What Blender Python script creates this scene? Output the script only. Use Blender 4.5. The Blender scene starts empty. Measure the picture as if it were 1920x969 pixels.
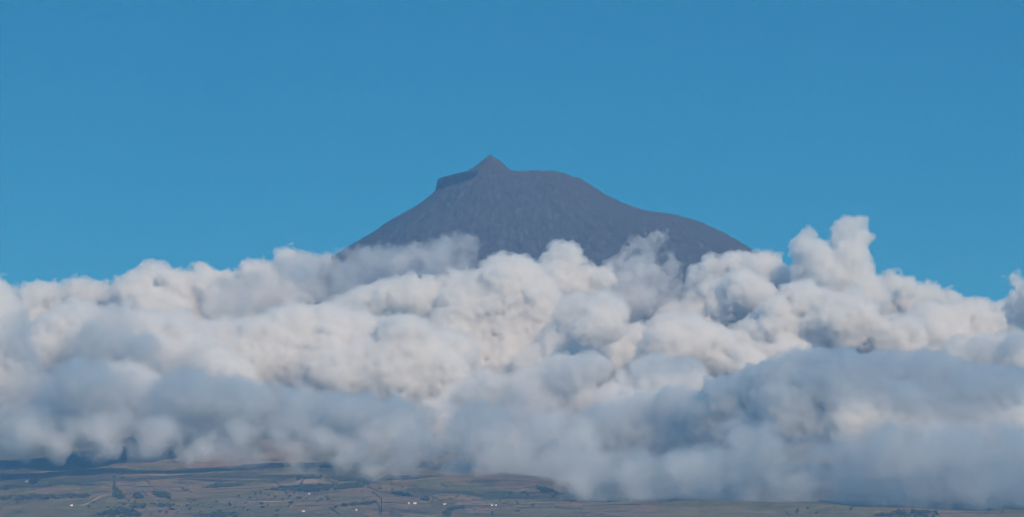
import bpy, math, random
import numpy as np
import openvdb
from mathutils import Vector, Matrix

rng = np.random.default_rng(7)
random.seed(7)
S = bpy.context.scene
C = S.collection
R = math.radians

# ------------------------------------------------------------------ camera
W0, H0 = 1920.0, 969.0
FPX, HROW = 7711.0, 1243.0            # focal length and horizon row, in photograph pixels
CAMZ = 60.0
PITCH = math.atan((HROW - H0 / 2) / FPX)
cd = bpy.data.cameras.new('camera')
cam = bpy.data.objects.new('camera', cd)
C.objects.link(cam)
cam.location = (0, 0, CAMZ)
cam.rotation_euler = (math.pi / 2 + PITCH, 0, 0)
cd.sensor_width = 36.0
cd.lens = 36.0 * FPX / W0
cd.clip_start, cd.clip_end = 1.0, 150000.0
S.camera = cam

# ------------------------------------------------------------------ light
SUN_EL, SUN_AZ = R(37), R(150)         # azimuth from +Y clockwise: behind the camera, to the right
sdir = Vector((math.sin(SUN_AZ) * math.cos(SUN_EL), math.cos(SUN_AZ) * math.cos(SUN_EL), math.sin(SUN_EL)))
sl = bpy.data.lights.new('sun', 'SUN')
sl.energy, sl.angle, sl.color = 3.75, R(0.53), (1.0, 0.895, 0.77)
so = bpy.data.objects.new('sun', sl)
C.objects.link(so)
so.rotation_euler = sdir.to_track_quat('Z', 'Y').to_euler()

w = bpy.data.worlds.new('World')
S.world = w
w.use_nodes = True
nt = w.node_tree
nt.nodes.clear()
out = nt.nodes.new('ShaderNodeOutputWorld')
bg = nt.nodes.new('ShaderNodeBackground')
sky = nt.nodes.new('ShaderNodeTexSky')
sky.sky_type = 'NISHITA'
sky.sun_disc = False
sky.sun_elevation, sky.sun_rotation = SUN_EL, SUN_AZ
sky.altitude, sky.air_density, sky.dust_density, sky.ozone_density = 0, 1.0, 0.0, 3.0
tc = nt.nodes.new('ShaderNodeTexCoord')
# the clean, deep sky of the photograph: look the Nishita sky up a little higher than the true elevation
vm = nt.nodes.new('ShaderNodeVectorMath'); vm.operation = 'MULTIPLY_ADD'; vm.inputs[1].default_value = (1, 1, 3.0); vm.inputs[2].default_value = (0, 0, 0.21)
vn = nt.nodes.new('ShaderNodeVectorMath'); vn.operation = 'NORMALIZE'
mul = nt.nodes.new('ShaderNodeMix'); mul.data_type = 'RGBA'; mul.blend_type = 'MULTIPLY'
mul.inputs['Factor'].default_value = 1.0
SKY_TINT = (0.10, 1.02, 1.26, 1)
HAZE_COL, HAZE_DENS = (0.20, 0.52, 1.0, 1), 3.2e-5
mul.inputs['B'].default_value = SKY_TINT
bg.inputs['Strength'].default_value = 0.117
L = nt.links.new
L(tc.outputs['Generated'], vm.inputs[0]); L(vm.outputs[0], vn.inputs[0]); L(vn.outputs[0], sky.inputs[0])
L(sky.outputs[0], mul.inputs['A']); L(mul.outputs['Result'], bg.inputs[0]); L(bg.outputs[0], out.inputs[0])

S.view_settings.view_transform = 'Standard'
S.view_settings.look = 'None'
S.view_settings.exposure = 0.0
S.view_settings.gamma = 1.0
S.view_settings.use_curve_mapping = False
cy = S.cycles
cy.max_bounces = 12
cy.diffuse_bounces = 2
cy.volume_bounces = 8
cy.transparent_max_bounces = 96
cy.use_denoising = True
cy.denoising_input_passes = 'RGB'
cy.filter_width = 1.1
cy.use_adaptive_sampling = True
cy.adaptive_threshold = 0.02
cy.sample_clamp_indirect = 4.0
cy.caustics_reflective = cy.caustics_refractive = False

# ------------------------------------------------------------------ helpers
def ray(px, py):
    x, y = (px - W0 / 2) / FPX, (H0 / 2 - py) / FPX
    c, s = math.cos(PITCH), math.sin(PITCH)
    return Vector((x, c - y * s, s + y * c))

def at(px, py, Y):
    d = ray(px, py)
    return Vector((0, 0, CAMZ)) + d * (Y / d.y)

def new_mat(name):
    m = bpy.data.materials.new(name)
    m.use_nodes = True
    m.node_tree.nodes.clear()
    return m, m.node_tree.nodes, m.node_tree.links.new

def mesh_from(name, verts, faces_flat, loop_tot):
    """fast mesh: verts Nx3, faces_flat int array, loop_tot per polygon"""
    me = bpy.data.meshes.new(name)
    nv, nf = len(verts), len(loop_tot)
    me.vertices.add(nv)
    me.vertices.foreach_set('co', np.ascontiguousarray(verts, dtype=np.float32).ravel())
    me.loops.add(len(faces_flat))
    me.loops.foreach_set('vertex_index', np.ascontiguousarray(faces_flat, dtype=np.int32))
    me.polygons.add(nf)
    starts = np.concatenate(([0], np.cumsum(loop_tot)[:-1])).astype(np.int32)
    me.polygons.foreach_set('loop_start', starts)
    me.polygons.foreach_set('use_smooth', np.ones(nf, dtype=bool))
    me.update(calc_edges=True)
    return me

def link(name, me, mat=None, parent=None):
    o = bpy.data.objects.new(name, me)
    C.objects.link(o)
    if mat is not None:
        me.materials.append(mat)
    if parent is not None:
        o.parent = parent
    return o

def tag(o, label=None, cat=None, group=None, kind=None):
    if label: o['label'] = label
    if cat: o['category'] = cat
    if group: o['group'] = group
    if kind: o['kind'] = kind
    return o

def interp_mat(n, cells, phase=0.0):
    """n samples over a lattice of cells+3 knots: quadratic-smooth (B-spline) weights"""
    t = np.linspace(0, cells, n, endpoint=False) + phase
    i = np.floor(t).astype(int); f = t - i
    M = np.zeros((n, cells + 4), np.float32)
    r = np.arange(n)
    w0 = (1 - f) ** 3 / 6; w1 = (3 * f ** 3 - 6 * f ** 2 + 4) / 6
    w2 = (-3 * f ** 3 + 3 * f ** 2 + 3 * f + 1) / 6; w3 = f ** 3 / 6
    for k, ww in enumerate((w0, w1, w2, w3)):
        M[r, i + k] += ww
    return M

def noise3(shape, vox, wl, g):
    """smooth noise, about unit range, wl = wavelength in metres"""
    Ms = []
    for n in shape:
        cells = max(1, int(math.ceil(n * vox / wl)))
        t = np.arange(n) * vox / wl
        i = np.floor(t).astype(int); f = t - i
        M = np.zeros((n, int(i.max()) + 5), np.float32); r = np.arange(n)
        for k, ww in enumerate(((1 - f) ** 3 / 6, (3 * f ** 3 - 6 * f ** 2 + 4) / 6, (-3 * f ** 3 + 3 * f ** 2 + 3 * f + 1) / 6, f ** 3 / 6)):
            M[r, i + k] += ww
        Ms.append(M)
    Lt = g.uniform(-1, 1, tuple(m.shape[1] for m in Ms)).astype(np.float32) * 2.2
    a = np.tensordot(Ms[0], Lt, (1, 0))
    a = np.einsum('yb,xbc->xyc', Ms[1], a, optimize=True)
    return np.einsum('zc,xyc->xyz', Ms[2], a, optimize=True)

_lat = rng.uniform(-1, 1, (512, 512)).astype(np.float64)
def noise2(x, y):
    """2-D gradient-free smooth value noise at arbitrary points (unit wavelength)"""
    i, j = np.floor(x).astype(int), np.floor(y).astype(int)
    f, g = x - i, y - j
    f = f * f * f * (f * (f * 6 - 15) + 10); g = g * g * g * (g * (g * 6 - 15) + 10)
    a = _lat[i % 512, j % 512]; b = _lat[(i + 1) % 512, j % 512]
    c = _lat[i % 512, (j + 1) % 512]; d = _lat[(i + 1) % 512, (j + 1) % 512]
    return (a * (1 - f) + b * f) * (1 - g) + (c * (1 - f) + d * f) * g

# ------------------------------------------------------------------ terrain heights
CX, CY = -100.0, 18500.0
zr = lambda row: CAMZ + CY / FPX * (HROW - row)
def prof(pts):
    a = np.array(pts, float)
    return a[:, 0], a[:, 1]
OUTER = [(1500, 1390), (2000, 1160), (2500, 1000), (3500, 800), (4500, 690), (5400, 590), (6400, 490), (8500, 260), (11000, 0), (12500, -40), (40000, -60)]
PR = prof([(0, zr(318)), (101, zr(319)), (293, zr(321.5)), (341, zr(326)), (413, zr(337)), (485, zr(355)), (557, zr(374)), (629, zr(388)), (701, zr(397)), (773, zr(403)),
           (857, zr(408)), (917, zr(415)), (989, zr(427)), (1061, zr(441)), (1121, zr(455)), (1180, zr(471)), (1340, zr(512))] + [(1700, 1500), (2200, 1190)] + OUTER[2:])
PL = prof([(0, zr(319)), (60, zr(325)), (140, zr(336)), (190, zr(347)), (240, zr(359)), (283, zr(371)), (307, zr(379)), (324, zr(385)), (380, zr(400)), (451, zr(417)),
           (523, zr(438)), (607, zr(460)), (715, zr(488)), (811, zr(513)), (907, zr(541)), (1003, zr(568)), (1250, 1520)] + OUTER)
PF = prof([(0, zr(318.5)), (100, zr(323)), (200, zr(338)), (300, zr(358)), (500, zr(407)), (955, 1765)] + OUTER)

def base_height(x, y):
    dx, dy = x - CX, y - CY
    r = np.hypot(dx, dy) + 1e-6
    c = dx / r
    wR, wL = np.clip(c, 0, 1) ** 2, np.clip(-c, 0, 1) ** 2
    wF = 1 - wR - wL
    z = wR * np.interp(r, *PR) + wL * np.interp(r, *PL) + wF * np.interp(r, *PF)
    return z, r, dx, dy

BUMPS = []          # (x, y, radius, height, flat)
def height(x, y):
    z, r, dx, dy = base_height(x, y)
    th = np.arctan2(dy, dx)
    # the ledge and scarp left of the summit cone
    edge = np.interp(dx, [-245, -150, -60, 0], [-92, -112, -88, -66]) + 14 * noise2(dx / 37 + 3.1, dx * 0 + 7.7) + 6 * noise2(dx / 11 + 3.1, dx * 0 + 1.7)
    sm = lambda a, lo, hi: np.clip((a - lo) / (hi - lo), 0, 1)
    ledge = np.interp(dx, [-245, -226, -163, -105, -40, 40], [zr(336.5), zr(334.5), zr(327.5), zr(320.5), zr(318.5), zr(318)]) + 0.10 * np.clip(dy, -80, 40)
    # summit cone
    rc = np.hypot(dx, (dy - 10) * 0.9)
    cone = zr(319.5) + 71 * (1 - rc / 112) + 5 * np.exp(-(rc / 12) ** 2) + 4 * np.exp(-((rc - 32) / 24.) ** 2) - 5 * np.exp(-((rc - 90) / 30.) ** 2) + 3.0 * noise2(dx / 17 + 3, dy / 17) * np.clip(rc / 40, 0.25, 1)
    z = np.where((rc < 240), np.maximum(z, cone), z)
    foot = zr(np.interp(dx, [-250, -215, -140, -75, -25], [361, 356, 352, 342, 327]))
    cut = sm(-dx, 40, 85) * sm(dx, -300, -240) * sm(-dy, -20, 0)
    z = z - cut * sm(edge + 3 - dy, 0, 6) * np.clip(z - foot, 0, 90)
    m = sm(dy, edge - 3, edge + 3) * sm(dx, -246 + 5 * noise2(dy / 20, dy * 0 + 2.2), -234) * sm(-dx, -60, 20) * sm(-dy, -170, -120)
    z = z + m * np.maximum(ledge - z, 0)
    # gullies running down the slope, lava roughness
    up = np.clip((z - 900) / 500, 0, 1)
    ang = th * 38
    z = z + up * np.clip((r - 120) / 900, 0.05, 1) * (6.0 * noise2(ang * 0.6 + 0.8 * noise2(dx / 140, dy / 140), r / 420 + 5) + 3.5 * noise2(ang * 1.9 + 0.6 * noise2(dx / 60, dy / 60), r / 200 + 15))
    z = z + up * (3.0 * noise2(dx / 52 + 9, dy / 60) + 2.4 * noise2(dx / 24, dy / 30 + 4) + 1.9 * noise2(dx / 13, dy / 16 + 14))
    lo = 1 - up
    z = z + lo * np.clip(z / 60, 0, 1) * (16 * noise2(x / 620, y / 620) + 7 * noise2(x / 240 + 7, y / 240) + 2.0 * noise2(x / 80 + 3, y / 80))
    for bx, by, br, bh, fl in BUMPS:
        d = np.hypot(x - bx, y - by) / br
        b = np.clip(1 - d, 0, 1); b = b * b * (3 - 2 * b)
        if fl: b = np.minimum(b, 0.62) / 0.62 - 0.25 * np.clip(1 - d * 3.2, 0, 1)
        z = z + bh * b
    return z

def ground(px, py):
    """first terrain point seen through a pixel"""
    d = ray(px, py)
    Y = np.arange(11000., 17500., 4.)
    x, z = d.x / d.y * Y, CAMZ + d.z / d.y * Y
    h = height(x, Y)
    k = np.argmax(h >= z)
    return Vector((x[k], Y[k], h[k]))

for px, py, br, bh, fl in [(578, 903, 120, 26, 1), (900, 905, 420, 34, 0), (850, 938, 170, 22, 0), (1320, 962, 420, 40, 0), (215, 940, 85, 20, 0), (225, 969, 120, 20, 0),
                           (330, 962, 160, 14, 0), (1010, 960, 160, 16, 0), (1560, 960, 300, 25, 0), (70, 905, 160, 10, 0)]:
    p = ground(px, py)
    BUMPS.append((p.x, p.y, br, bh, fl))

# ------------------------------------------------------------------ terrain mesh
def graded(segs):
    a = [segs[0][0]]
    for lo, hi, st in segs:
        n = max(1, int(round((hi - lo) / st)))
        a += list(np.linspace(lo, hi, n + 1)[1:])
    return np.array(a)
xs = graded([(-14000, -5000, 900), (-5000, -2200, 90), (-2200, -1150, 16), (-1150, 1300, 7), (1300, 2200, 16), (2200, 5000, 90), (5000, 14000, 900)])
ys = graded([(6500, 11400, 120), (11400, 13600, 11), (13600, 15500, 16), (15500, 17300, 30), (17300, 18200, 11), (18200, 18560, 5.5), (18560, 19000, 14), (19000, 22000, 120), (22000, 31000, 600)])
X, Y = np.meshgrid(xs, ys, indexing='ij')
Z = height(X, Y)
nx, ny = X.shape
V = np.stack([X, Y, Z], -1).reshape(-1, 3)
I = np.arange(nx * ny).reshape(nx, ny)
F = np.stack([I[:-1, :-1], I[1:, :-1], I[1:, 1:], I[:-1, 1:]], -1).reshape(-1, 4)

def ramp(n, stops):
    e = n.color_ramp.elements
    e[0].position, e[0].color = stops[0][0], (*stops[0][1], 1)
    e[1].position, e[1].color = stops[-1][0], (*stops[-1][1], 1)
    for p, c in stops[1:-1]:
        k = e.new(p); k.color = (*c, 1)

m_land, N, K = new_mat('volcano and pasture')
o_ = N.new('ShaderNodeOutputMaterial'); b_ = N.new('ShaderNodeBsdfPrincipled')
b_.inputs['Roughness'].default_value = 0.95; b_.inputs['Specular IOR Level'].default_value = 0.1
K(b_.outputs[0], o_.inputs[0])
geo = N.new('ShaderNodeNewGeometry'); sep = N.new('ShaderNodeSeparateXYZ'); K(geo.outputs['Position'], sep.inputs[0])
def noise_node(scale, detail=4, rough=0.6, vec=None):
    n = N.new('ShaderNodeTexNoise'); n.inputs['Scale'].default_value = scale; n.inputs['Detail'].default_value = detail; n.inputs['Roughness'].default_value = rough
    K(vec or geo.outputs['Position'], n.inputs['Vector']); return n
def mixc(fac, a, b, bt='MIX'):
    n = N.new('ShaderNodeMix'); n.data_type = 'RGBA'; n.blend_type = bt
    for s, v in (('Factor', fac), ('A', a), ('B', b)):
        if hasattr(v, 'is_output'): K(v, n.inputs[s])
        else: n.inputs[s].default_value = v
    return n.outputs['Result']
# lava: brown-grey, paler scree streaks
dv = N.new('ShaderNodeVectorMath'); dv.operation = 'SUBTRACT'; dv.inputs[1].default_value = (CX, CY, 0); K(geo.outputs['Position'], dv.inputs[0])
ds = N.new('ShaderNodeSeparateXYZ'); K(dv.outputs[0], ds.inputs[0])
at2 = N.new('ShaderNodeMath'); at2.operation = 'ARCTAN2'; K(ds.outputs[1], at2.inputs[0]); K(ds.outputs[0], at2.inputs[1])
am = N.new('ShaderNodeMath'); am.operation = 'MULTIPLY'; am.inputs[1].default_value = 700.0; K(at2.outputs[0], am.inputs[0])
zm = N.new('ShaderNodeMath'); zm.operation = 'MULTIPLY'; zm.inputs[1].default_value = 0.34; K(sep.outputs[2], zm.inputs[0])
cv = N.new('ShaderNodeCombineXYZ'); K(am.outputs[0], cv.inputs[0]); K(zm.outputs[0], cv.inputs[1])
na = noise_node(0.05, 8, 0.78, cv.outputs[0]); na.inputs['Distortion'].default_value = 1.2; ra = N.new('ShaderNodeValToRGB'); K(na.outputs[0], ra.inputs[0])
ramp(ra, [(0.32, (0.034, 0.032, 0.033)), (0.5, (0.048, 0.044, 0.043)), (0.68, (0.068, 0.061, 0.058))])
mp = N.new('ShaderNodeMapping'); K(geo.outputs['Position'], mp.inputs[0]); mp.inputs['Scale'].default_value = (1, 0.35, 0.12)
ns = noise_node(0.06, 5, 0.7, mp.outputs[0]); rs = N.new('ShaderNodeValToRGB'); K(ns.outputs[0], rs.inputs[0]); ramp(rs, [(0.52, (0, 0, 0)), (0.72, (1, 1, 1))])
lava = mixc(rs.outputs[0], ra.outputs[0], (0.095, 0.088, 0.082, 1))
# pasture: irregular fields, each its own green or brown
mp2 = N.new('ShaderNodeMapping'); K(geo.outputs['Position'], mp2.inputs[0]); mp2.inputs['Scale'].default_value = (0.0065, 0.0042, 0); mp2.inputs['Rotation'].default_value = (0, 0, 0.35)
nd = noise_node(0.004, 3); vv = N.new('ShaderNodeVectorMath'); vv.operation = 'MULTIPLY_ADD'
K(nd.outputs['Color'], vv.inputs[0]); vv.inputs[1].default_value = (0.6, 0.6, 0); K(mp2.outputs[0], vv.inputs[2])
vo = N.new('ShaderNodeTexVoronoi'); vo.inputs['Scale'].default_value = 1.0; vo.voronoi_dimensions = '2D'; K(vv.outputs[0], vo.inputs['Vector'])
sc = N.new('ShaderNodeSeparateColor'); K(vo.outputs['Color'], sc.inputs[0])
rf = N.new('ShaderNodeValToRGB'); K(sc.outputs[0], rf.inputs[0])
ramp(rf, [(0.0, (0.100, 0.095, 0.046)), (0.3, (0.120, 0.112, 0.054)), (0.55, (0.150, 0.115, 0.066)), (0.8, (0.170, 0.122, 0.078)), (1.0, (0.125, 0.114, 0.058))])
nf = noise_node(0.02, 8, 0.7); rg = N.new('ShaderNodeValToRGB'); K(nf.outputs[0], rg.inputs[0]); ramp(rg, [(0.3, (0.55, 0.62, 0.5)), (0.7, (1.3, 1.25, 1.2))])
past = mixc(1.0, rf.outputs[0], rg.outputs[0], 'MULTIPLY')
mr = N.new('ShaderNodeMapRange'); mr.inputs['From Min'].default_value = 950; mr.inputs['From Max'].default_value = 1500; K(sep.outputs[2], mr.inputs[0])
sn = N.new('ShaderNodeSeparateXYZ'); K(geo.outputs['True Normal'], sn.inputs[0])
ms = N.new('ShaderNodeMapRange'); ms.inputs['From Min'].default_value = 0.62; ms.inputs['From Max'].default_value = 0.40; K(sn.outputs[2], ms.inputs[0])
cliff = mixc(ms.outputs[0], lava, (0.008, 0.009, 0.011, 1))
ml = N.new('ShaderNodeMapRange'); ml.inputs['From Min'].default_value = 0.90; ml.inputs['From Max'].default_value = 0.98; K(sn.outputs[2], ml.inputs[0])
scree = mixc(ml.outputs[0], cliff, (0.085, 0.070, 0.064, 1))
K(mixc(mr.outputs[0], past, scree), b_.inputs['Base Color'])
bp = N.new('ShaderNodeBump'); bp.inputs['Strength'].default_value = 0.7; bp.inputs['Distance'].default_value = 6
nb = noise_node(0.05, 6, 0.65); K(nb.outputs[0], bp.inputs['Height']); K(bp.outputs[0], b_.inputs['Normal'])

mountain = link('mountain', mesh_from('mountain', V, F.ravel(), np.full(len(F), 4)), m_land)
tag(mountain, 'dark volcano with a small summit cone above the clouds, and its pastured lower slopes', kind='structure')

m_sea, N, K = new_mat('sea water')
o_ = N.new('ShaderNodeOutputMaterial'); b_ = N.new('ShaderNodeBsdfPrincipled'); K(b_.outputs[0], o_.inputs[0])
b_.inputs['Base Color'].default_value = (0.012, 0.035, 0.06, 1); b_.inputs['Roughness'].default_value = 0.25
nw = N.new('ShaderNodeTexNoise'); nw.inputs['Scale'].default_value = 0.05; bp = N.new('ShaderNodeBump'); bp.inputs['Distance'].default_value = 1.0
K(nw.outputs[0], bp.inputs['Height']); K(bp.outputs[0], b_.inputs['Normal'])
SX, SY0, SY1 = 30000, -6000, 45000
sea = link('sea', mesh_from('sea', np.array([(-SX, SY0, 0), (SX, SY0, 0), (SX, SY1, 0), (-SX, SY1, 0)], float), np.arange(4), np.array([4])), m_sea)
tag(sea, kind='structure')

# ------------------------------------------------------------------ clouds
def cloud_mat(name, dens, aniso=0.25, surf=0.03):
    m, N, K = new_mat(name)
    o_ = N.new('ShaderNodeOutputMaterial')
    vs = N.new('ShaderNodeVolumeScatter')
    vs.inputs['Color'].default_value = (0.995, 0.995, 0.995, 1)
    vs.inputs['Density'].default_value = dens
    vs.inputs['Anisotropy'].default_value = aniso
    tr = N.new('ShaderNodeBsdfTransparent'); df = N.new('ShaderNodeBsdfDiffuse'); mx = N.new('ShaderNodeMixShader')
    df.inputs[0].default_value = (0.85, 0.85, 0.85, 1)
    mx.inputs[0].default_value = surf
    K(tr.outputs[0], mx.inputs[1]); K(df.outputs[0], mx.inputs[2]); K(mx.outputs[0], o_.inputs['Surface']); K(vs.outputs[0], o_.inputs['Volume'])
    return m
CM = {}
def cmat(d, s, torn=None, aniso=0.25):
    k = (d, s, torn, aniso)
    if k not in CM:
        m = cloud_mat('cloud vapour %g' % d, d, aniso, s)
        if torn:                                   # density broken up by noise: wavelength, low, high
            N, K = m.node_tree.nodes, m.node_tree.links.new
            tc_ = N.new('ShaderNodeTexCoord'); n_ = N.new('ShaderNodeTexNoise'); r_ = N.new('ShaderNodeMapRange')
            n_.inputs['Scale'].default_value = 1.0 / torn[0]; n_.inputs['Detail'].default_value = 3.0; n_.inputs['Roughness'].default_value = 0.6
            r_.inputs['From Min'].default_value, r_.inputs['From Max'].default_value = torn[1], torn[2]; r_.inputs['To Max'].default_value = d
            vs = [q for q in N if q.type == 'VOLUME_SCATTER'][0]
            K(tc_.outputs['Object'], n_.inputs['Vector']); K(n_.outputs[0], r_.inputs[0]); K(r_.outputs[0], vs.inputs['Density'])
            m.cycles.volume_step_rate = 0.5
        CM[k] = m
    return CM[k]

def build_cloud(D, puffs, seed, vox=5.8, levels=None, children=2, rough=0.85, wisp=1.0, squash=0.88, depth=0.8, surf=0.01, kids=11, grow=1.10, big=0.0, torn=None, aniso=0.25):
    """one cloud: puffs (px, py, r px) -> cauliflower spheres -> eroded field -> nested closed surfaces, each adding vapour, in one mesh"""
    levels = levels or FIRM
    torn = torn or TORN.get(levels)
    g = np.random.default_rng(seed)
    sph = []
    for q in puffs:
        px, py, r = q[:3]
        if len(q) > 3:                        # a point of the shaded cloud below: go up the sun's ray from it
            p = np.array(at(px, py, q[3] * 1000.)); p = p + np.array(sdir) * ((SHADE_Z - p[2]) / sdir.z); rm = r
        else:
            rm = r * grow * D / FPX
            p = np.array(at(px, py, D + g.uniform(-1, 1) * rm * depth))
        sph.append((p, rm, 0.5))
        for _ in range(kids):
            v = g.normal(size=3); v[2] = v[2] * 0.8 + 0.35; v[1] -= 0.3; v /= np.linalg.norm(v)
            r1 = rm * g.uniform(0.2, 0.44)
            p1 = p + v * (rm * g.uniform(0.88, 1.03) - r1 * 0.4) * np.array([1, 1, squash])
            sph.append((p1, r1, 0.28))
            if children > 1:
                for _ in range(6):
                    u = g.normal(size=3) + v * 1.1; u[2] += 0.2; u /= np.linalg.norm(u)
                    r2 = r1 * g.uniform(0.28, 0.5)
                    if r2 > vox * 0.9:
                        sph.append((p1 + u * (r1 * 0.97 - r2 * 0.35) * np.array([1, 1, squash]), r2, 0.2))
    P = np.array([s[0] for s in sph]); RR = np.array([s[1] for s in sph]); KK = [s[2] for s in sph]
    pad = 45 + 30 * wisp
    lo = (P - RR[:, None]).min(0) - pad; hi = (P + RR[:, None]).max(0) + pad
    shp = tuple(np.ceil((hi - lo) / vox).astype(int) + 1)
    BIG = 90.0
    f = np.full(shp, BIG, np.float32)
    for p, r, kk in zip(P, RR, KK):
        e = r + 60
        a = np.maximum(((p - e - lo) / vox).astype(int), 0); b = np.minimum(((p + e - lo) / vox).astype(int) + 2, shp)
        gx = lo[0] + vox * np.arange(a[0], b[0]) - p[0]; gy = lo[1] + vox * np.arange(a[1], b[1]) - p[1]; gz = (lo[2] + vox * np.arange(a[2], b[2]) - p[2]) / squash
        s = np.sqrt((gx ** 2)[:, None, None] + (gy ** 2)[None, :, None] + (gz ** 2)[None, None, :]).astype(np.float32) - np.float32(r)
        sub = f[a[0]:b[0], a[1]:b[1], a[2]:b[2]]
        k = np.float32(max(4.0, kk * r))
        h = np.clip(0.5 + 0.5 * (sub - s) / k, 0, 1)
        sub[...] = sub + (s - sub) * h - k * h * (1 - h)
    n1 = noise3(shp, vox, 150., g); n2 = noise3(shp, vox, 64., g); n3 = noise3(shp, vox, 30., g); n4 = noise3(shp, vox, max(12., vox * 2.0), g)
    fld0 = f + rough * (16 * noise3(shp, vox, 320., g) + 14 * n1 + 13 * (np.abs(n2) - 0.45) + 10 * (np.abs(n3) - 0.45) + 6.0 * n4)
    if big:                                   # long soft swells for mist and undersides
        fld0 = fld0 + big * (noise3(shp, vox, 330., g) + 0.6 * n1)
    ero = wisp * (13 * np.abs(n3) + 9 * n4 + 8 * n2 - 6)
    edge = np.ones(shp, bool); edge[1:-1, 1:-1, 1:-1] = False
    mats = []; VV, FF, LT, MI = [], [], [], []; off = 0
    for j, (iso, dens) in enumerate(levels):
        fld = (fld0 + ero * (1.0 - 0.5 * j / max(1, len(levels) - 1))).astype(np.float32); fld[edge] = BIG
        gr = openvdb.FloatGrid(BIG)
        gr.copyFromArray(fld)
        pts, tris, quads = gr.convertToPolygons(iso, ADAPT)
        if len(tris) + len(quads) == 0: continue
        pts = pts * vox + lo
        q = np.asarray(quads, np.int64).reshape(-1, 4); t3 = np.asarray(tris, np.int64).reshape(-1, 3)
        Cp = pts - pts.mean(0)
        tv = np.concatenate([t3, q[:, :3], q[:, [0, 2, 3]]])
        if np.einsum('ij,ij->i', Cp[tv[:, 0]], np.cross(Cp[tv[:, 1]], Cp[tv[:, 2]])).sum() < 0:      # outward orientation
            q = q[:, ::-1]; t3 = t3[:, ::-1]
        nf_ = len(q) + len(t3)
        VV.append(pts); FF.append(np.concatenate([q.ravel(), t3.ravel()]) + off); LT.append(np.concatenate([np.full(len(q), 4), np.full(len(t3), 3)])); MI.append(np.full(nf_, len(mats))); off += len(pts)
        mats.append(cmat(dens, surf, torn, aniso))
    c = P.mean(0)
    VV = np.concatenate(VV) - c
    me = mesh_from('cloud', VV, np.concatenate(FF), np.concatenate(LT))
    for m in mats: me.materials.append(m)
    me.polygons.foreach_set('material_index', np.concatenate(MI).astype(np.int32))
    o = bpy.data.objects.new('cloud', me); C.objects.link(o); o.location = c
    return o, int((np.concatenate(LT) - 2).sum())

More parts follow.
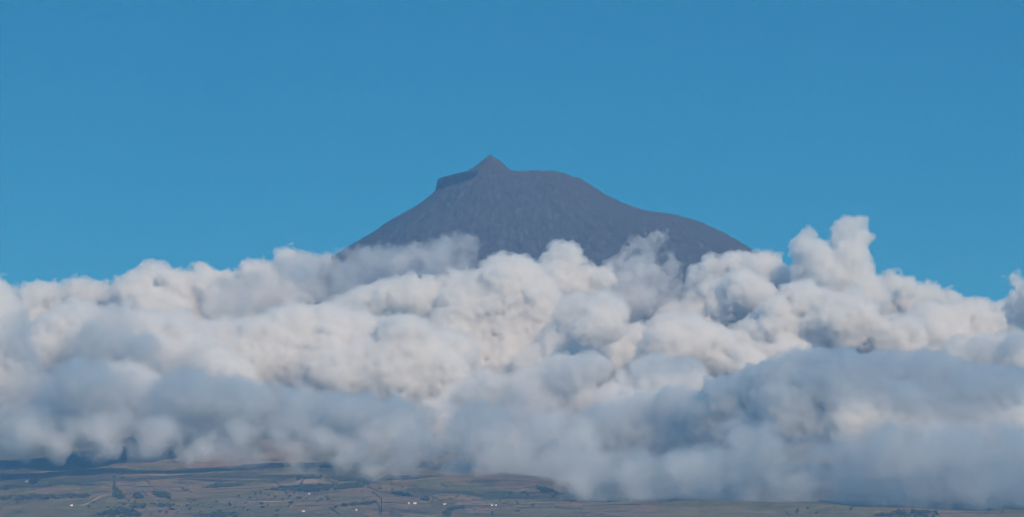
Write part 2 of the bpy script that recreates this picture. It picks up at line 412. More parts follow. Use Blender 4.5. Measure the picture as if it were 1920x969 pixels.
SHADE_Z = 2950.0
ADAPT = 0.3
SOFT = ((0.0, 0.0042), (-14.0, 0.0064), (-34.0, 0.0085))
VEIL = ((0.0, 0.015),)
GREY = ((0.0, 0.009), (-8.0, 0.016))
FIRM = ((0.0, 0.022), (-9.0, 0.030))
PALE = ((0.0, 0.020), (-9.0, 0.022))
MIDD = ((0.0, 0.009), (-14.0, 0.014), (-34.0, 0.018))
GREY = ((0.0, 0.018), (-9.0, 0.022))
TORN = {SOFT: (95., 0.32, 0.60), MIDD: (70., 0.33, 0.58), GREY: (50., 0.24, 0.52), FIRM: (45., 0.11, 0.43), PALE: (45., 0.18, 0.50)}
CLOUDS = [
 ('white bank of rounded puffs against the sky on the far left, behind the grey cloud', 17.3, [(356,575,42),(300,580,42),(120,590,40),(0,600,45),(20,650,50),(-40,620,50),(200,650,60),(330,650,60),(450,630,60),(100,660,50),(560,640,50),(70,562,38),(112,560,30),(150,550,35),(185,548,28),(225,560,35),(265,528,30),(298,512,24),(250,555,40),(330,545,38),(375,528,30),(420,542,38),(470,518,28),(500,522,35),(540,483,24),(525,512,30),(580,492,26),(612,488,20),(60,600,40),(160,600,50),(300,600,50),(420,590,50),(520,570,50)], {}),
 ('thin blue-grey veil of cloud lying across the left flank of the mountain', 16.9, [(560,500,24),(620,530,30),(700,520,30),(860,500,30),(560,530,36),(600,512,40),(650,498,32),(690,495,28),(480,548,35),(740,495,28),(720,512,36),(780,490,28),(820,474,24),(860,468,26),(882,458,14),(840,500,36),(780,515,36),(650,530,36),(430,560,35)], dict(levels=VEIL, wisp=1.4, grow=1.25, torn=(95., 0.39, 0.70), surf=0.002)),
 ('bright white cloud with rounded top in front of the middle of the mountain', 16.5, [(760,725,50),(810,745,50),(700,730,50),(900,710,50),(870,740,45),(830,700,50),(940,730,45),(850,650,60),(950,680,60),(1030,640,50),(1050,690,50),(1080,650,45),(780,670,50),(690,572,35),(640,592,30),(725,562,32),(770,562,38),(800,580,35),(740,605,60),(850,548,35),(880,580,50),(940,508,26),(965,514,30),(1000,535,42),(960,560,60),(900,600,60),(1010,580,50),(930,620,60)], {}),
 ('small white puff rising against the dark slope, right of the bright central cloud', 16.9, [(1048,478,20),(1070,483,20),(1060,505,28),(1085,500,16),(1040,530,40),(1100,545,45),(1130,522,28)], dict(wisp=1.4)),
 ('ragged thin wisp climbing the right side of the dark slope', 17.0, [(1180,545,35),(1215,535,25),(1198,458,16),(1228,448,15),(1240,442,10),(1215,470,22),(1190,485,22),(1160,505,20),(1180,520,38),(1210,510,32),(1150,540,40),(1190,570,45),(1228,540,22),(1255,475,8),(1260,500,12)], dict(levels=VEIL, wisp=1.3, torn=(65., 0.34, 0.62), surf=0.002)),
 ('small dark-rimmed lobe in the middle of the bank, below the ragged wisp', 16.0, [(1125,572,28),(1145,582,26),(1110,597,26),(1135,612,33),(1100,617,30)], {}),
 ('bright white pointed patch of cloud right of centre, its lower edge sharply cut', 16.0, [(1350,690,45),(1400,690,40),(1240,680,40),(1240,642,28),(1275,652,35),(1310,642,38),(1340,650,35),(1290,622,28),(1252,614,24),(1300,670,30)], {}),
 ('hazy grey-white middle of the bank between the dark-rimmed lobe and the pointed patch', 16.3, [(870,690,45),(1290,640,38),(1080,590,38),(1080,700,50),(1010,700,50),(1280,660,35),(1060,650,45),(1130,690,45),(1200,640,38),(1200,700,45),(1150,650,38),(1260,600,22),(1300,595,20),(1340,625,28),(1060,740,50),(1160,740,50)], dict(levels=GREY)),
 ('thin torn shreds of cloud in the dark hollow right of the ragged wisp', 16.9, [(1270,545,30),(1300,575,30),(1245,565,28),(1320,605,30),(1285,605,34),(1260,520,20)], dict(levels=VEIL, wisp=1.5, torn=(70., 0.42, 0.70), surf=0.002)),
 ('low white cloud hugging the right-hand foot of the dark slope', 16.9, [(1310,600,34),(1265,600,28),(1350,590,34),(1310,522,24),(1340,498,18),(1370,493,20),(1400,488,20),(1430,483,16),(1450,492,18),(1420,510,36),(1380,520,33),(1330,530,33),(1460,520,30)], {}),
 ('bright round lobe with a blue shaded left edge, below the right foot of the mountain', 16.5, [(1350,552,26),(1390,548,33),(1420,562,33),(1380,582,40),(1350,580,28),(1332,548,18)], {}),
 ('tall cloud tower with two heads standing above the rest of the bank on the right', 16.7, [(1612,416,11),(1592,428,22),(1577,446,20),(1610,446,20),(1597,475,26),(1602,500,28),(1515,448,18),(1502,462,16),(1535,472,20),(1520,500,33),(1560,512,38),(1600,540,43),(1550,560,50),(1630,562,33)], dict(levels=PALE, grow=1.08, wisp=0.8)),
 ('largest brilliant white mass of the bank, right under the cloud tower', 16.2, [(1680,640,50),(1640,700,50),(1480,690,55),(1560,700,50),(1500,562,36),(1470,582,30),(1540,592,53),(1460,612,40),(1590,602,53),(1500,640,55),(1420,632,40),(1560,650,55),(1620,640,40),(1390,660,35)], {}),
 ('sloping shoulder of white cloud right of the tower, against the sky', 17.0, [(1670,530,24),(1700,540,26),(1740,555,28),(1780,563,23),(1650,545,28),(1720,578,40),(1660,590,40),(1790,582,28),(1820,574,18)], {}),
 ('row of pale rounded lobes below the sloping shoulder on the right', 16.4, [(1700,690,55),(1780,700,55),(1860,690,55),(1740,594,30),(1710,603,23),(1780,604,36),(1830,594,33),(1850,612,28),(1880,602,23),(1760,640,50),(1830,640,50),(1880,584,18)], {}),
 ('cloud turret cut by the right edge of the picture', 15.9, [(1902,522,20),(1918,540,28),(1897,560,18),(1922,590,38),(1902,640,33),(1960,560,50)], dict(levels=PALE, grow=1.05)),
 ('mauve-grey lobes low on the right edge, under the turret', 15.4, [(1800,664,33),(1840,654,23),(1870,664,38),(1910,674,43),(1790,690,38),(1860,700,58),(1950,690,60)], dict(levels=GREY)),
 ('wide grey shaded cloud mass low on the right', 14.5, [(1520,690,26),(1450,735,30),(1590,700,26),(1660,705,30),(1740,700,28),(1350,745,34),(1400,800,45),(1560,760,40),(1660,770,40),(1760,770,40),(1500,685,33),(1540,676,23),(1460,705,38),(1420,715,33),(1560,722,56),(1640,724,56),(1720,724,56),(1800,744,58),(1890,752,68),(1600,790,70),(1700,800,80),(1480,770,60),(1820,820,70),(1940,820,70)], dict(vox=6.6, levels=GREY, grow=1.18)),
 ('blue-grey domed lobe in shade right of centre, under the bright pointed patch', 15.1, [(1240,694,28),(1280,704,33),(1210,694,26),(1180,724,28),(1300,732,33),(1150,752,33),(1240,740,43)], dict(levels=GREY, grow=1.18)),
 ('soft pale patch of cloud low right of centre, below the blue-grey dome', 14.7, [(1180,780,48),(1230,790,48),(1140,800,38),(1260,762,38),(1200,830,55),(1280,830,53),(1340,790,58),(1400,762,48)], dict(vox=6.6, levels=GREY, grow=1.18)),
 ('dark blue-grey shaded cloud at the centre of the bank, with a knobbed top', 15.2, [(860,735,20),(1000,715,22),(1050,690,24),(1110,690,26),(900,715,18),(910,718,22),(880,738,24),(940,738,28),(850,763,28),(900,770,48),(970,742,38),(1020,724,38),(1070,704,38),(1000,780,50),(1090,762,43),(820,790,43),(950,830,48),(860,830,46)], dict(vox=6.6, levels=GREY, grow=1.18)),
 ('broad pale cloud mass left of centre, the widest bright part of the bank', 15.5, [(520,705,50),(600,725,52),(660,690,48),(500,680,40),(600,634,58),(680,654,58),(760,644,53),(820,662,48),(560,682,60),(640,710,70),(740,710,70),(820,700,50),(480,642,48),(400,652,48),(440,700,60),(370,642,38),(540,613,38),(340,672,38),(860,662,38),(700,750,50)], dict(vox=6.6, grow=1.22, rough=0.75, kids=8)),
 ('grey cloud mass on the left, in front of the white bank', 15.1, [(130,700,55),(230,720,55),(330,740,55),(60,710,50),(180,760,50),(0,680,50),(430,720,50),(150,594,33),(110,614,33),(200,604,33),(240,604,28),(240,568,13),(280,622,38),(330,612,28),(100,652,50),(180,662,60),(270,672,50),(60,642,33),(370,690,50)], dict(levels=GREY, grow=1.18)),
 ('pinkish-grey cloud cut by the left edge of the picture', 14.7, [(5,534,18),(0,572,33),(20,602,33),(-10,640,50),(40,682,38),(10,740,60),(80,760,55),(-40,560,50),(-50,700,60)], dict(levels=GREY, grow=1.18)),
 ('soft grey underside of the bank on the left, above the fields', 14.6, [(30,840,20),(110,843,20),(190,845,20),(270,845,20),(350,848,20),(430,848,20),(60,800,45),(160,800,40),(300,800,40),(430,800,45),(540,805,40),(640,810,45),(20,800,45),(150,720,58),(250,732,58),(350,742,58),(100,785,40),(220,785,36),(450,762,55),(550,772,46),(650,780,46),(330,785,44),(740,790,42)], dict(vox=12, levels=MIDD, wisp=2.2, grow=1.35, big=22, squash=0.7, kids=4, children=1)),
 ('thin mist hanging under the bank over the middle fields', 13.7, [(20,832,26),(110,836,26),(200,836,26),(290,840,26),(380,842,26),(60,805,40),(180,805,40),(300,808,40),(460,850,22),(560,862,22),(480,858,20),(700,880,22),(900,905,26),(1000,925,22),(1100,935,22),(960,870,50),(1080,880,50),(900,900,26),(980,918,22),(1060,928,20),(1140,932,20),(760,875,24),(640,868,20),(950,905,22),(1030,915,22),(1110,918,24),(1180,920,24),(850,880,24),(400,830,30),(560,845,26),(660,845,26),(760,850,30),(860,870,30),(960,890,28),(1060,900,28),(900,800,50),(1150,900,30),(450,815,28),(520,820,30),(600,825,34),(700,825,34),(800,835,38),(900,850,40),(1000,860,40),(1100,865,42),(1200,868,40),(1300,870,45),(760,800,40),(1050,820,50)], dict(vox=12, levels=SOFT, wisp=2.4, grow=1.35, big=22, squash=0.7, kids=4, children=1)),
 ('pale mist band along the bottom right, covering most of the fields', 12.9, [(1200,935,22),(1320,942,24),(1460,948,26),(1600,950,26),(1720,953,26),(1860,956,26),(1500,900,50),(1700,905,50),(1850,905,50),(1320,890,50),(1150,925,18),(1250,930,20),(1400,935,22),(1520,940,22),(1640,942,24),(1760,945,26),(1880,948,28),(1100,905,30),(1220,910,30),(1340,915,30),(1460,915,30),(1580,920,32),(1700,920,34),(1820,922,34),(1930,925,36),(1180,880,36),(1280,885,40),(1380,890,42),(1480,890,44),(1590,895,44),(1700,895,46),(1810,895,46),(1920,895,50),(1420,840,55),(1540,845,55),(1660,845,60),(1780,850,60),(1900,855,60)], dict(vox=12, levels=SOFT, wisp=2.4, grow=1.35, big=22, squash=0.7, kids=4, children=1)),
]
tot = 0
for i, (label, D, puffs, kw) in enumerate(CLOUDS):
    o, n = build_cloud(D * 1000, puffs, 100 + i, **kw)
    tot += n
    tag(o, label, 'cloud', 'clouds of the bank round the mountain')

# unseen cloud layer added above the view to shade the bank and some fields
SHADE_PUFFS = [(20,775,190,14.6),(150,775,190,14.6),(280,775,190,14.6),(410,775,190,14.6),(540,775,190,14.6),(670,775,190,14.6),(800,775,190,14.6),(930,775,190,14.6),(1060,775,190,14.6),(1190,775,190,14.6),(1320,775,190,14.6),(1450,775,190,14.6),(1580,775,190,14.6),(1710,775,190,14.6),(1840,775,190,14.6),(60,845,190,14.1),(190,845,190,14.1),(320,845,190,14.1),(450,845,190,14.1),(580,845,190,14.1),(710,845,190,14.1),(840,845,190,14.1),(970,845,190,14.1),(1100,845,190,14.1),(1230,845,190,14.1),(1360,845,190,14.1),(1490,845,190,14.1),(1620,845,190,14.1),(1750,845,190,14.1),(1880,845,190,14.1),
        (800,900,170,13.2),(930,900,170,13.2),(1060,900,170,13.2),(1190,900,170,13.2),(1320,900,170,13.2),(1450,900,170,13.2),(1580,900,170,13.2),(1710,900,170,13.2),(1840,900,170,13.2),
        (880,850,150,13.9),(1000,860,170,13.7),(1120,880,160,13.6),(1240,860,170,13.2),(1380,870,170,13.0),(1180,920,140,13.0),(300,835,130,14.6),(480,845,130,14.4),
        (560,520,100,16.9),(680,515,110,16.9),(800,495,85,16.9),(470,550,95,16.9),(1600,440,50,16.7),(1520,455,45,16.7),(1690,640,85,16.4),(1640,610,50,16.4),(1125,590,55,16.0),(1080,690,85,16.3),(1210,690,70,16.0),(1850,690,110,15.4),(860,610,50,16.5),(1330,560,40,16.5),(380,600,80,17.0),
        (1300,905,170,13.2),(1450,915,180,13.0),(1600,920,190,12.9),(1760,925,190,12.9),(1900,925,190,12.9),(60,845,180,14.5),(200,850,150,14.4),(400,850,170,14.3),(600,860,170,14.0),(800,870,170,13.8),(960,890,170,13.5),(1100,905,150,13.4),
        (60,700,230,14.8),(200,680,220,15.0),(330,700,160,15.0),(120,790,220,14.7),(280,790,200,14.6),(420,790,170,14.6),(200,630,120,15.1),(560,800,150,14.5),
        (900,740,170,15.1),(1000,740,170,15.1),(850,800,180,14.7),(960,830,200,14.5),(1060,720,120,15.2),(1250,700,130,15.1),(700,820,170,14.4),
        (1480,760,190,14.5),(1600,770,220,14.5),(1740,790,230,14.5),(1880,760,220,14.7),(1420,860,200,13.6),(1560,870,220,13.5),(1720,880,230,13.4),(1880,880,230,13.4),(1280,870,200,13.7),(1120,860,190,14.1),
        (1300,950,200,12.7),(1420,950,160,12.7),(150,882,70,14.3),(310,886,75,14.2),(20,875,70,14.3),(600,916,110,13.3),(760,969,150,12.3),(900,966,110,12.3)]
shade_cloud, n = build_cloud(0, SHADE_PUFFS, 77, vox=28.0, levels=((0.0, 0.0020), (-20.0, 0.0026)), aniso=0.65, children=1, kids=5, squash=0.35, big=22, wisp=1.2)
shade_cloud.name = 'added_shade_cloud'
tag(shade_cloud, 'unseen layer of cloud added to shade the bank and fields', kind='stuff')
tot += n

# ------------------------------------------------------------------ fields: trees, woods, hedges, tracks, houses
def flat_mat(name, stops, scale, rough=0.9):
    m, N, K = new_mat(name)
    o_ = N.new('ShaderNodeOutputMaterial'); b_ = N.new('ShaderNodeBsdfPrincipled'); K(b_.outputs[0], o_.inputs[0])
    b_.inputs['Roughness'].default_value = rough; b_.inputs['Specular IOR Level'].default_value = 0.15
    n = N.new('ShaderNodeTexNoise'); n.inputs['Scale'].default_value = scale; n.inputs['Detail'].default_value = 4
    g_ = N.new('ShaderNodeNewGeometry'); K(g_.outputs['Position'], n.inputs['Vector'])
    r_ = N.new('ShaderNodeValToRGB'); K(n.outputs[0], r_.inputs[0]); ramp(r_, stops); K(r_.outputs[0], b_.inputs['Base Color'])
    return m
M_LEAF = flat_mat('tree foliage', [(0.3, (0.028, 0.042, 0.021)), (0.7, (0.060, 0.076, 0.038))], 0.15)
M_BARK = flat_mat('bark', [(0.3, (0.04, 0.03, 0.022)), (0.7, (0.08, 0.06, 0.045))], 0.8)
M_WALL = flat_mat('whitewash', [(0.3, (0.62, 0.61, 0.59)), (0.7, (0.72, 0.71, 0.69))], 0.5)
M_TILE = flat_mat('pale roof tiles', [(0.3, (0.45, 0.36, 0.30)), (0.7, (0.62, 0.52, 0.45))], 0.8)
M_STONE = flat_mat('lava stone wall', [(0.3, (0.045, 0.044, 0.040)), (0.7, (0.08, 0.075, 0.065))], 0.6)
M_DIRT = flat_mat('bare earth', [(0.3, (0.145, 0.110, 0.085)), (0.7, (0.21, 0.160, 0.125))], 0.06)
M_GRAVEL = flat_mat('pale gravel', [(0.3, (0.20, 0.18, 0.155)), (0.7, (0.28, 0.25, 0.22))], 0.2)
M_POLE = flat_mat('weathered pole', [(0.3, (0.30, 0.29, 0.28)), (0.7, (0.42, 0.41, 0.40))], 0.5)

ICO = [(-1, 1.618, 0), (1, 1.618, 0), (-1, -1.618, 0), (1, -1.618, 0), (0, -1, 1.618), (0, 1, 1.618), (0, -1, -1.618), (0, 1, -1.618), (1.618, 0, -1), (1.618, 0, 1), (-1.618, 0, -1), (-1.618, 0, 1)]
ICO = np.array(ICO) / np.linalg.norm(ICO[0])
ICF = np.array([(0, 11, 5), (0, 5, 1), (0, 1, 7), (0, 7, 10), (0, 10, 11), (1, 5, 9), (5, 11, 4), (11, 10, 2), (10, 7, 6), (7, 1, 8), (3, 9, 4), (3, 4, 2), (3, 2, 6), (3, 6, 8), (3, 8, 9), (4, 9, 5), (2, 4, 11), (6, 2, 10), (8, 6, 7), (9, 8, 1)])
def lumps(cs, rs, g):
    """leaf clumps: irregular many-faced lumps"""
    V, F = [], []
    for c, r in zip(cs, rs):
        v = ICO * r * g.uniform(0.65, 1.2, (12, 1)) * np.array([1, 1, 0.85])
        F.append(ICF + 12 * len(V)); V.append(v + c)
    return np.concatenate(V), np.concatenate(F)
def crown_mesh(name, hgt, wid, n, g):
    cs = g.normal(size=(n, 3)) * np.array([wid * 0.26, wid * 0.26, hgt * 0.17]) + np.array([0, 0, hgt * 0.6])
    V, F = lumps(cs, g.uniform(0.16, 0.28, n) * wid, g)
    me = mesh_from(name, V, F.ravel(), np.full(len(F), 3)); me.polygons.foreach_set('use_smooth', np.zeros(len(F), bool)); return me
def trunk_mesh(hgt, r):
    a = np.linspace(0, 2 * math.pi, 6, endpoint=False)
    V = np.concatenate([np.stack([np.cos(a) * q, np.sin(a) * q, np.full(6, z)], 1) for q, z in ((r, -1.0), (r * 0.8, hgt * 0.35), (r * 0.4, hgt * 0.65))])
    F = [(6 * k + i, 6 * k + (i + 1) % 6, 6 * k + 6 + (i + 1) % 6, 6 * k + 6 + i) for k in range(2) for i in range(6)]
    return mesh_from('trunk', V, np.array(F).ravel(), np.full(12, 4))
gt = np.random.default_rng(31)
KINDS = []
for k, (h, wd, n) in enumerate([(7, 8, 16), (9, 8, 18), (6, 10, 16), (11, 7, 18)]):
    cm = crown_mesh('crown', h, wd, n, gt); cm.materials.append(M_LEAF)
    tm = trunk_mesh(h, 0.35); tm.materials.append(M_BARK)
    KINDS.append((cm, tm))
def tree(p, k, sc, label, group):
    e = bpy.data.objects.new('tree', None); C.objects.link(e); e.location = p; e.scale = (sc, sc, sc); e.rotation_euler = (0, 0, gt.uniform(0, 6.28))
    e.empty_display_size = 3
    for nm, me in (('crown', KINDS[k][0]), ('trunk', KINDS[k][1])):
        o = bpy.data.objects.new(nm, me); C.objects.link(o); o.parent = e
    return tag(e, label, 'tree', group)

def inside(poly, x, y):
    c = False
    for i in range(len(poly)):
        (x1, y1), (x2, y2) = poly[i], poly[i - 1]
        if (y1 > y) != (y2 > y) and x < (x2 - x1) * (y - y1) / (y2 - y1) + x1: c = not c
    return c
def wood(poly, n, label, hgt=9.0):
    """a copse: many crowns standing close together, one mass"""
    xs_, ys_ = [p[0] for p in poly], [p[1] for p in poly]
    cs, rs = [], []
    t = 0
    while t < n:
        x, y = gt.uniform(min(xs_), max(xs_)), gt.uniform(min(ys_), max(ys_))
        if not inside(poly, x, y): continue
        t += 1
        p = np.array(ground(x, y)); h = hgt * gt.uniform(0.6, 1.2)
        for _ in range(5):
            cs.append(p + np.array([gt.normal() * 3, gt.normal() * 5, h * gt.uniform(0.2, 0.85)])); rs.append(gt.uniform(1.8, 3.4))
    V, F = lumps(cs, rs, gt)
    me = mesh_from('wood', V, F.ravel(), np.full(len(F), 3)); me.polygons.foreach_set('use_smooth', np.zeros(len(F), bool))
    return tag(link('wood', me, M_LEAF), label, kind='stuff')
WOODS = [([(207,918),(218,914),(232,932),(226,938)], 45, 'dark slanting copse beside the pale track'),
         ([(249,927),(262,925),(270,934),(256,935)], 25, 'small dark copse right of the slanting one'),
         ([(282,922),(300,922),(321,928),(318,934),(296,931)], 50, 'long dark copse right of the small one'),
         ([(54,902),(66,895),(76,901),(60,908)], 25, 'dark trees beside the white house on the left'),
         ([(176,969),(200,956),(225,951),(250,957),(268,969)], 110, 'tree-grown hillock at the bottom edge'),
         ([(374,915),(410,908),(455,908),(452,912),(400,914)], 45, 'curved dark band of trees on the upper fields'),
         ([(555,900),(562,893),(602,892),(606,898),(598,897),(565,899)], 40, 'dark rim of trees on the flat-topped hillock'),
         ([(500,918),(530,912),(640,908),(690,904),(692,912),(640,918),(560,922)], 210, 'wide dark belt of trees filling the cloud-shadow patch below the flat-topped hillock'),  # trees put in to darken a patch of cloud shadow
         ([(665,905),(700,886),(735,875),(740,878),(715,890),(690,905)], 90, 'dark trees in the gully rising into the mist'),
         ([(732,924),(745,924),(775,929),(770,932),(740,928)], 22, 'thin line of trees left of the houses'),
         ([(786,934),(800,933),(807,938),(800,938)], 14, 'little clump of trees above the houses'),
         ([(828,968),(834,957),(850,951),(872,950),(870,954),(850,957),(842,968)], 45, 'curving row of trees below the bare field'),
         ([(640,947),(690,942),(706,940),(706,944),(690,946),(645,950)], 34, 'row of trees along the curved lane'),
         ([(1005,914),(1020,913),(1050,925),(1070,930),(1020,925)], 45, 'dark trees on the slope under the mist'),
         ([(0,932),(60,929),(168,927),(170,932),(80,936),(0,938)], 120, 'long dark hedge wood on the left edge'),
         ([(235,950),(262,946),(330,946),(325,950),(260,953)], 35, 'scrub above the orange bare field'),
         ([(360,968),(400,963),(445,964),(445,969),(360,969)], 40, 'dark trees cut by the bottom edge'),
         ([(1640,965),(1700,957),(1760,960),(1760,969),(1640,969)], 80, 'dark wood low on the right under the mist')]
for poly, n, lab in WOODS: wood(poly, n, lab)

spots = []
while len(spots) < 170:
    u = gt.uniform()
    if u < 0.55: x, y = gt.uniform(240, 620), gt.uniform(918, 967)
    elif u < 0.75: x, y = gt.uniform(620, 1130), gt.uniform(905, 967)
    elif u < 0.9: x, y = gt.uniform(0, 240), gt.uniform(890, 967)
    else: x, y = gt.uniform(1450, 1900), gt.uniform(948, 967)
    if noise2(np.array(x / 45.), np.array(y / 18.)) + gt.uniform(-0.5, 0.5) > -0.1: spots.append((x, y))
MARKS = [(60, 903, 'white house near the left edge'), (134, 948, 'house below the pale track'), (222, 962, 'tree-grown hillock'), (219, 926, 'dark slanting copse'),
         (302, 928, 'long dark copse'), (285, 955, 'orange bare field'), (410, 911, 'curved dark band of trees'), (405, 966, 'trees cut by the bottom edge'), (500, 940, 'pale dirt lane'), (578, 898, 'flat-topped hillock'),
         (569, 959, 'lone white house'), (600, 915, 'wide dark belt'), (668, 956, 'tiny pale barn'), (680, 944, 'curved lane'), (755, 926, 'thin line of trees'), (790, 944, 'long white house'), (850, 957, 'curving row of trees'),
         (890, 944, 'long bare field'), (1037, 920, 'dark trees under the mist'), (1065, 940, 'small bare field'), (990, 955, 'lower centre field walls'), (1700, 963, 'wood low on the right')]
near = {}
for x, y in spots:
    k = min(range(len(MARKS)), key=lambda q: math.hypot(MARKS[q][0] - x, 3 * (MARKS[q][1] - y)))
    near.setdefault(k, []).append((x, y))
ONES = ['leftmost', 'second', 'third', 'fourth', 'fifth', 'sixth', 'seventh', 'eighth', 'ninth', 'tenth', 'eleventh', 'twelfth', 'thirteenth', 'fourteenth', 'fifteenth', 'sixteenth', 'seventeenth', 'eighteenth', 'nineteenth', 'twentieth']
ONES += ['twenty-' + q for q in ('first', 'second', 'third', 'fourth', 'fifth', 'sixth', 'seventh', 'eighth', 'ninth')] + ['thirtieth'] + ['thirty-' + q for q in ('first', 'second', 'third', 'fourth', 'fifth', 'sixth', 'seventh', 'eighth', 'ninth')]
for k, lst in near.items():
    for n_, (x, y) in enumerate(sorted(lst)):
        lab = ('%s small dark tree ' % ONES[n_]) + ('' if n_ == 0 else 'from the left ') + 'around the ' + MARKS[k][2]
        if len(lst) == 1: lab = 'single small dark tree near the ' + MARKS[k][2]
        tree(ground(x, y), int(gt.integers(4)), gt.uniform(0.55, 1.15), lab, 'trees scattered over the fields')

def strip(name, pts, half, m, label=None, kind='structure', lift=0.4, hgt=0.0):
    """a line on the ground following picture points: a flat ribbon, or a low bank when hgt > 0"""
    P = []
    for (x0, y0), (x1, y1) in zip(pts[:-1], pts[1:]):
        n = max(2, int(math.hypot(x1 - x0, (y1 - y0) * 6) / 5))
        for k in range(n): P.append(ground(x0 + (x1 - x0) * k / n, y0 + (y1 - y0) * k / n))
    P.append(ground(*pts[-1]))
    V, F = [], []
    for i, p in enumerate(P):
        d = (P[min(i + 1, len(P) - 1)] - P[max(i - 1, 0)]); d.z = 0; d.normalize(); nrm = Vector((-d.y, d.x, 0))
        hw = half[i * (len(half) - 1) // max(1, len(P) - 1)] if isinstance(half, (list, tuple)) else half
        for sgn in ((-1, 1) if not hgt else (-1, -0.6, 0.6, 1)):
            q = p + nrm * hw * sgn
            zq = float(height(np.array([q.x]), np.array([q.y]))[0])
            up = lift if not hgt else (-0.5 if abs(sgn) == 1 else hgt * gt.uniform(0.6, 1.2))
            V.append((q.x, q.y, zq + up))
    c = 2 if not hgt else 4
    for i in range(len(P) - 1):
        for j in range(c - 1): F.append((i * c + j, (i + 1) * c + j, (i + 1) * c + j + 1, i * c + j + 1))
    return np.array(V), np.array(F)
def strips(name, lst, m, label, kind, **kw):
    VV, FF, off = [], [], 0
    for pts, half in lst:
        v, f = strip(name, pts, half, m, **kw); VV.append(v); FF.append(f + off); off += len(v)
    F = np.concatenate(FF)
    return tag(link(name, mesh_from(name, np.concatenate(VV), F.ravel(), np.full(len(F), 4)), m), label, kind=kind)
for pts, half, lab in [([(152,948),(172,940),(188,930),(203,926)], 5, 'pale track climbing the hillside'),
                       ([(505,909),(560,908),(580,906)], 9, 'pale lane below the flat-topped hillock'),
                       ([(450,941),(500,940),(548,938)], 10, 'pale dirt lane across the lower fields')]:
    strips('track', [(pts, half)], M_GRAVEL, lab, 'structure')
for pts, half, lab in [([(240,955),(275,956),(325,953)], [12, 45, 50, 30, 10], 'orange bare field on the left'),
                       ([(555,905),(570,904),(585,906)], [15, 40, 15], 'bare earth patch on the flat-topped hillock'),
                       ([(852,946),(885,943),(925,946)], [10, 40, 50, 40, 10], 'bare field beside the houses'),
                       ([(1045,939),(1070,941),(1086,941)], [10, 25, 10], 'small bare field under the mist'),
                       ([(790,966),(820,967)], [20, 40, 20], 'bare patch at the bottom edge'),
                       ([(300,921),(335,917),(370,919)], [8, 30, 10], 'pale dry field behind the long copse')]:
    strips('bare_field', [(pts, half)], M_DIRT, lab, 'structure', lift=0.6)
lines = [([(90,907),(160,908),(250,911),(340,914)], 1.6), ([(115,924),(160,917),(225,900)], 1.4), ([(0,887),(25,892),(70,898)], 2), ([(620,940),(700,930)], 1.5), ([(705,938),(712,950),(714,966)], 2), ([(700,922),(716,935),(716,960)], 1.4),
         ([(810,942),(812,935),(825,929),(860,928)], 2), ([(716,942),(800,944),(850,945)], 1.5), ([(870,950),(930,949),(960,947)], 2), ([(540,950),(548,940)], 3), ([(548,948),(640,946)], 1.6), ([(950,935),(1010,930)], 2), ([(960,952),(1040,950),(1090,953)], 2)]
for _ in range(90):
    x = gt.choice([gt.uniform(0, 700), gt.uniform(600, 1150), gt.uniform(1450, 1880)], p=[0.5, 0.35, 0.15]); y = gt.uniform(858 if x < 700 else (900 if x < 1150 else 948), 966)
    ln = gt.uniform(25, 120); dy = gt.uniform(-3, 3)
    if gt.uniform() < 0.25: ln, dy = gt.uniform(4, 25), gt.uniform(6, 14)
    lines.append(([(x, y), (x + ln * 0.5, y + dy * 0.5 + gt.uniform(-1, 1)), (x + ln, min(967, y + dy))], gt.uniform(0.9, 1.8)))
strips('hedge', lines, M_STONE, 'dark hedges and stone walls between the fields', 'stuff', hgt=2.4)

def house(px, py, rot, ln, label):
    p = ground(px, py)
    e = bpy.data.objects.new('house', None); C.objects.link(e); e.location = p; e.rotation_euler = (0, 0, R(rot))
    l, w_, h = ln * 0.30, 2.8, 2.9
    v = [(-l, -w_, -2), (l, -w_, -2), (l, w_, -2), (-l, w_, -2), (-l, -w_, h), (l, -w_, h), (l, w_, h), (-l, w_, h), (-l, 0, h + 1.7), (l, 0, h + 1.7)]
    f = [0, 1, 5, 4, 1, 2, 6, 5, 2, 3, 7, 6, 3, 0, 4, 7, 5, 6, 9, 7, 4, 8]
    me = mesh_from('wall', np.array(v, float), np.array(f), np.array([4, 4, 4, 4, 3, 3])); me.polygons.foreach_set('use_smooth', np.zeros(6, bool))
    link('wall', me, M_WALL, e)
    o = 0.45
    rv = []
    for z in (0.25, 0.02): rv += [(-l - o, -w_ - o, h - 0.2 + z), (l + o, -w_ - o, h - 0.2 + z), (l + o, 0, h + 1.72 + z), (-l - o, 0, h + 1.72 + z), (l + o, w_ + o, h - 0.2 + z), (-l - o, w_ + o, h - 0.2 + z)]
    rf = [0, 1, 2, 3, 3, 2, 4, 5, 9, 8, 7, 6, 11, 10, 8, 9, 0, 6, 7, 1, 4, 10, 11, 5, 1, 7, 8, 2, 2, 8, 10, 4, 3, 9, 6, 0, 5, 11, 9, 3]
    me = mesh_from('roof', np.array(rv, float), np.array(rf), np.full(10, 4)); me.polygons.foreach_set('use_smooth', np.zeros(10, bool))
    link('roof', me, M_TILE, e)
    cx_, c = l * 0.6, 0.5
    cv = [(cx_ + a * c, 1.2 + b * c, z) for z in (h, h + 2.6) for a, b in ((-1, -1), (1, -1), (1, 1), (-1, 1))]
    me = mesh_from('chimney', np.array(cv, float), np.array([0, 1, 5, 4, 1, 2, 6, 5, 2, 3, 7, 6, 3, 0, 4, 7, 4, 5, 6, 7]), np.full(5, 4)); me.polygons.foreach_set('use_smooth', np.zeros(5, bool))
    link('chimney', me, M_WALL, e)
    return tag(e, label, 'house', 'white houses on the lower slopes')
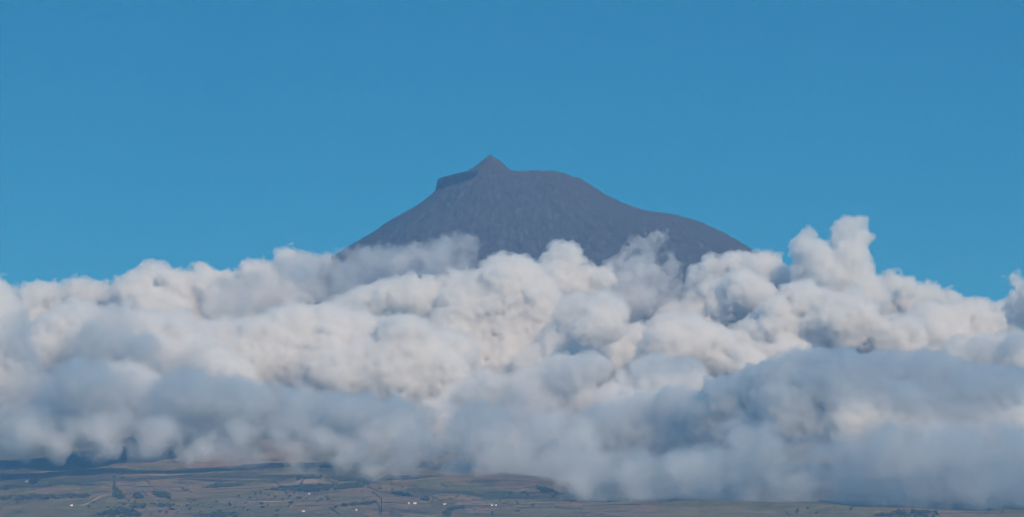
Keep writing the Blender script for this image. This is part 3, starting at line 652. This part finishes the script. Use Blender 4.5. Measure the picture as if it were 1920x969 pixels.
for a in [(50, 903, 10, 15, 'white house beside dark trees near the left edge'), (134, 948, 20, 14, 'white house at the foot of the pale track'),
          (569, 959, -15, 12, 'lone white house near the bottom edge, left of the middle'), (778, 944, 5, 16, 'long white house left of the cream one'),
          (834, 946, -8, 14, 'cream white house at the left end of the bare field'), (922, 948, 15, 11, 'left white house of the pair at the far end of the bare field'),
          (930, 948, -10, 10, 'right white house of the pair at the far end of the bare field'), (766, 944, 40, 8, 'tiny shed just left of the long white house'),
          (668, 956, 12, 8, 'tiny pale barn below the row of trees on the curved lane'), (580, 926, 0, 9, 'small pale barn below the dark belt')]:
    house(*a)

def pole(px, py, h, label):
    p = ground(px, py)
    e = bpy.data.objects.new('utility_pole', None); C.objects.link(e); e.location = p
    a = np.linspace(0, 2 * math.pi, 6, endpoint=False)
    V = np.concatenate([np.stack([np.cos(a) * q, np.sin(a) * q, np.full(6, z)], 1) for q, z in ((0.35, -1.0), (0.2, h))])
    F = [(i, (i + 1) % 6, 6 + (i + 1) % 6, 6 + i) for i in range(6)]
    link('shaft', mesh_from('shaft', V, np.array(F).ravel(), np.full(6, 4)), M_POLE, e)
    v = np.array([(x, y, z) for z in (h - 1.3, h - 1.0) for x, y in ((-1.4, -.15), (1.4, -.15), (1.4, .15), (-1.4, .15))], float)
    link('crossarm', mesh_from('crossarm', v, np.array([3, 2, 1, 0, 4, 5, 6, 7, 0, 1, 5, 4, 1, 2, 6, 5, 2, 3, 7, 6, 3, 0, 4, 7]), np.full(6, 4)), M_POLE, e)
    return tag(e, label, 'pole', 'pale poles on the left fields')
for a in [(39, 886, 16, 'pale pole standing above the white house, farthest up the slope'), (71, 897, 20, 'pale pole rising right behind the dark trees beside the house'), (30, 924, 14, 'pale pole below the white house, nearest the left edge'),
          (52, 921, 15, 'pale pole straight below the white house'), (172, 896, 13, 'pale pole right of the others, by the shaded field')]:
    pole(*a)

# ------------------------------------------------------------------ haze
m_haze, N, K = new_mat('haze air')
o_ = N.new('ShaderNodeOutputMaterial'); pv = N.new('ShaderNodeVolumePrincipled')
pv.inputs['Color'].default_value = HAZE_COL; pv.inputs['Absorption Color'].default_value = (1, 1, 1, 1); pv.inputs['Density'].default_value = HAZE_DENS
K(pv.outputs[0], o_.inputs['Volume'])
hx, hy0, hy1, hz0, hz1 = 31000, -7000, 46000, -62., 2420.
hv = np.array([(x, y, z) for z in (hz0, hz1) for x, y in ((-hx, hy0), (hx, hy0), (hx, hy1), (-hx, hy1))], float)
hf = np.array([3, 2, 1, 0, 4, 5, 6, 7, 0, 1, 5, 4, 1, 2, 6, 5, 2, 3, 7, 6, 3, 0, 4, 7])
hz = link('haze', mesh_from('haze', hv, hf, np.full(6, 4)), m_haze)
hz.data.polygons.foreach_set('use_smooth', np.zeros(6, dtype=bool))
tag(hz, kind='stuff')
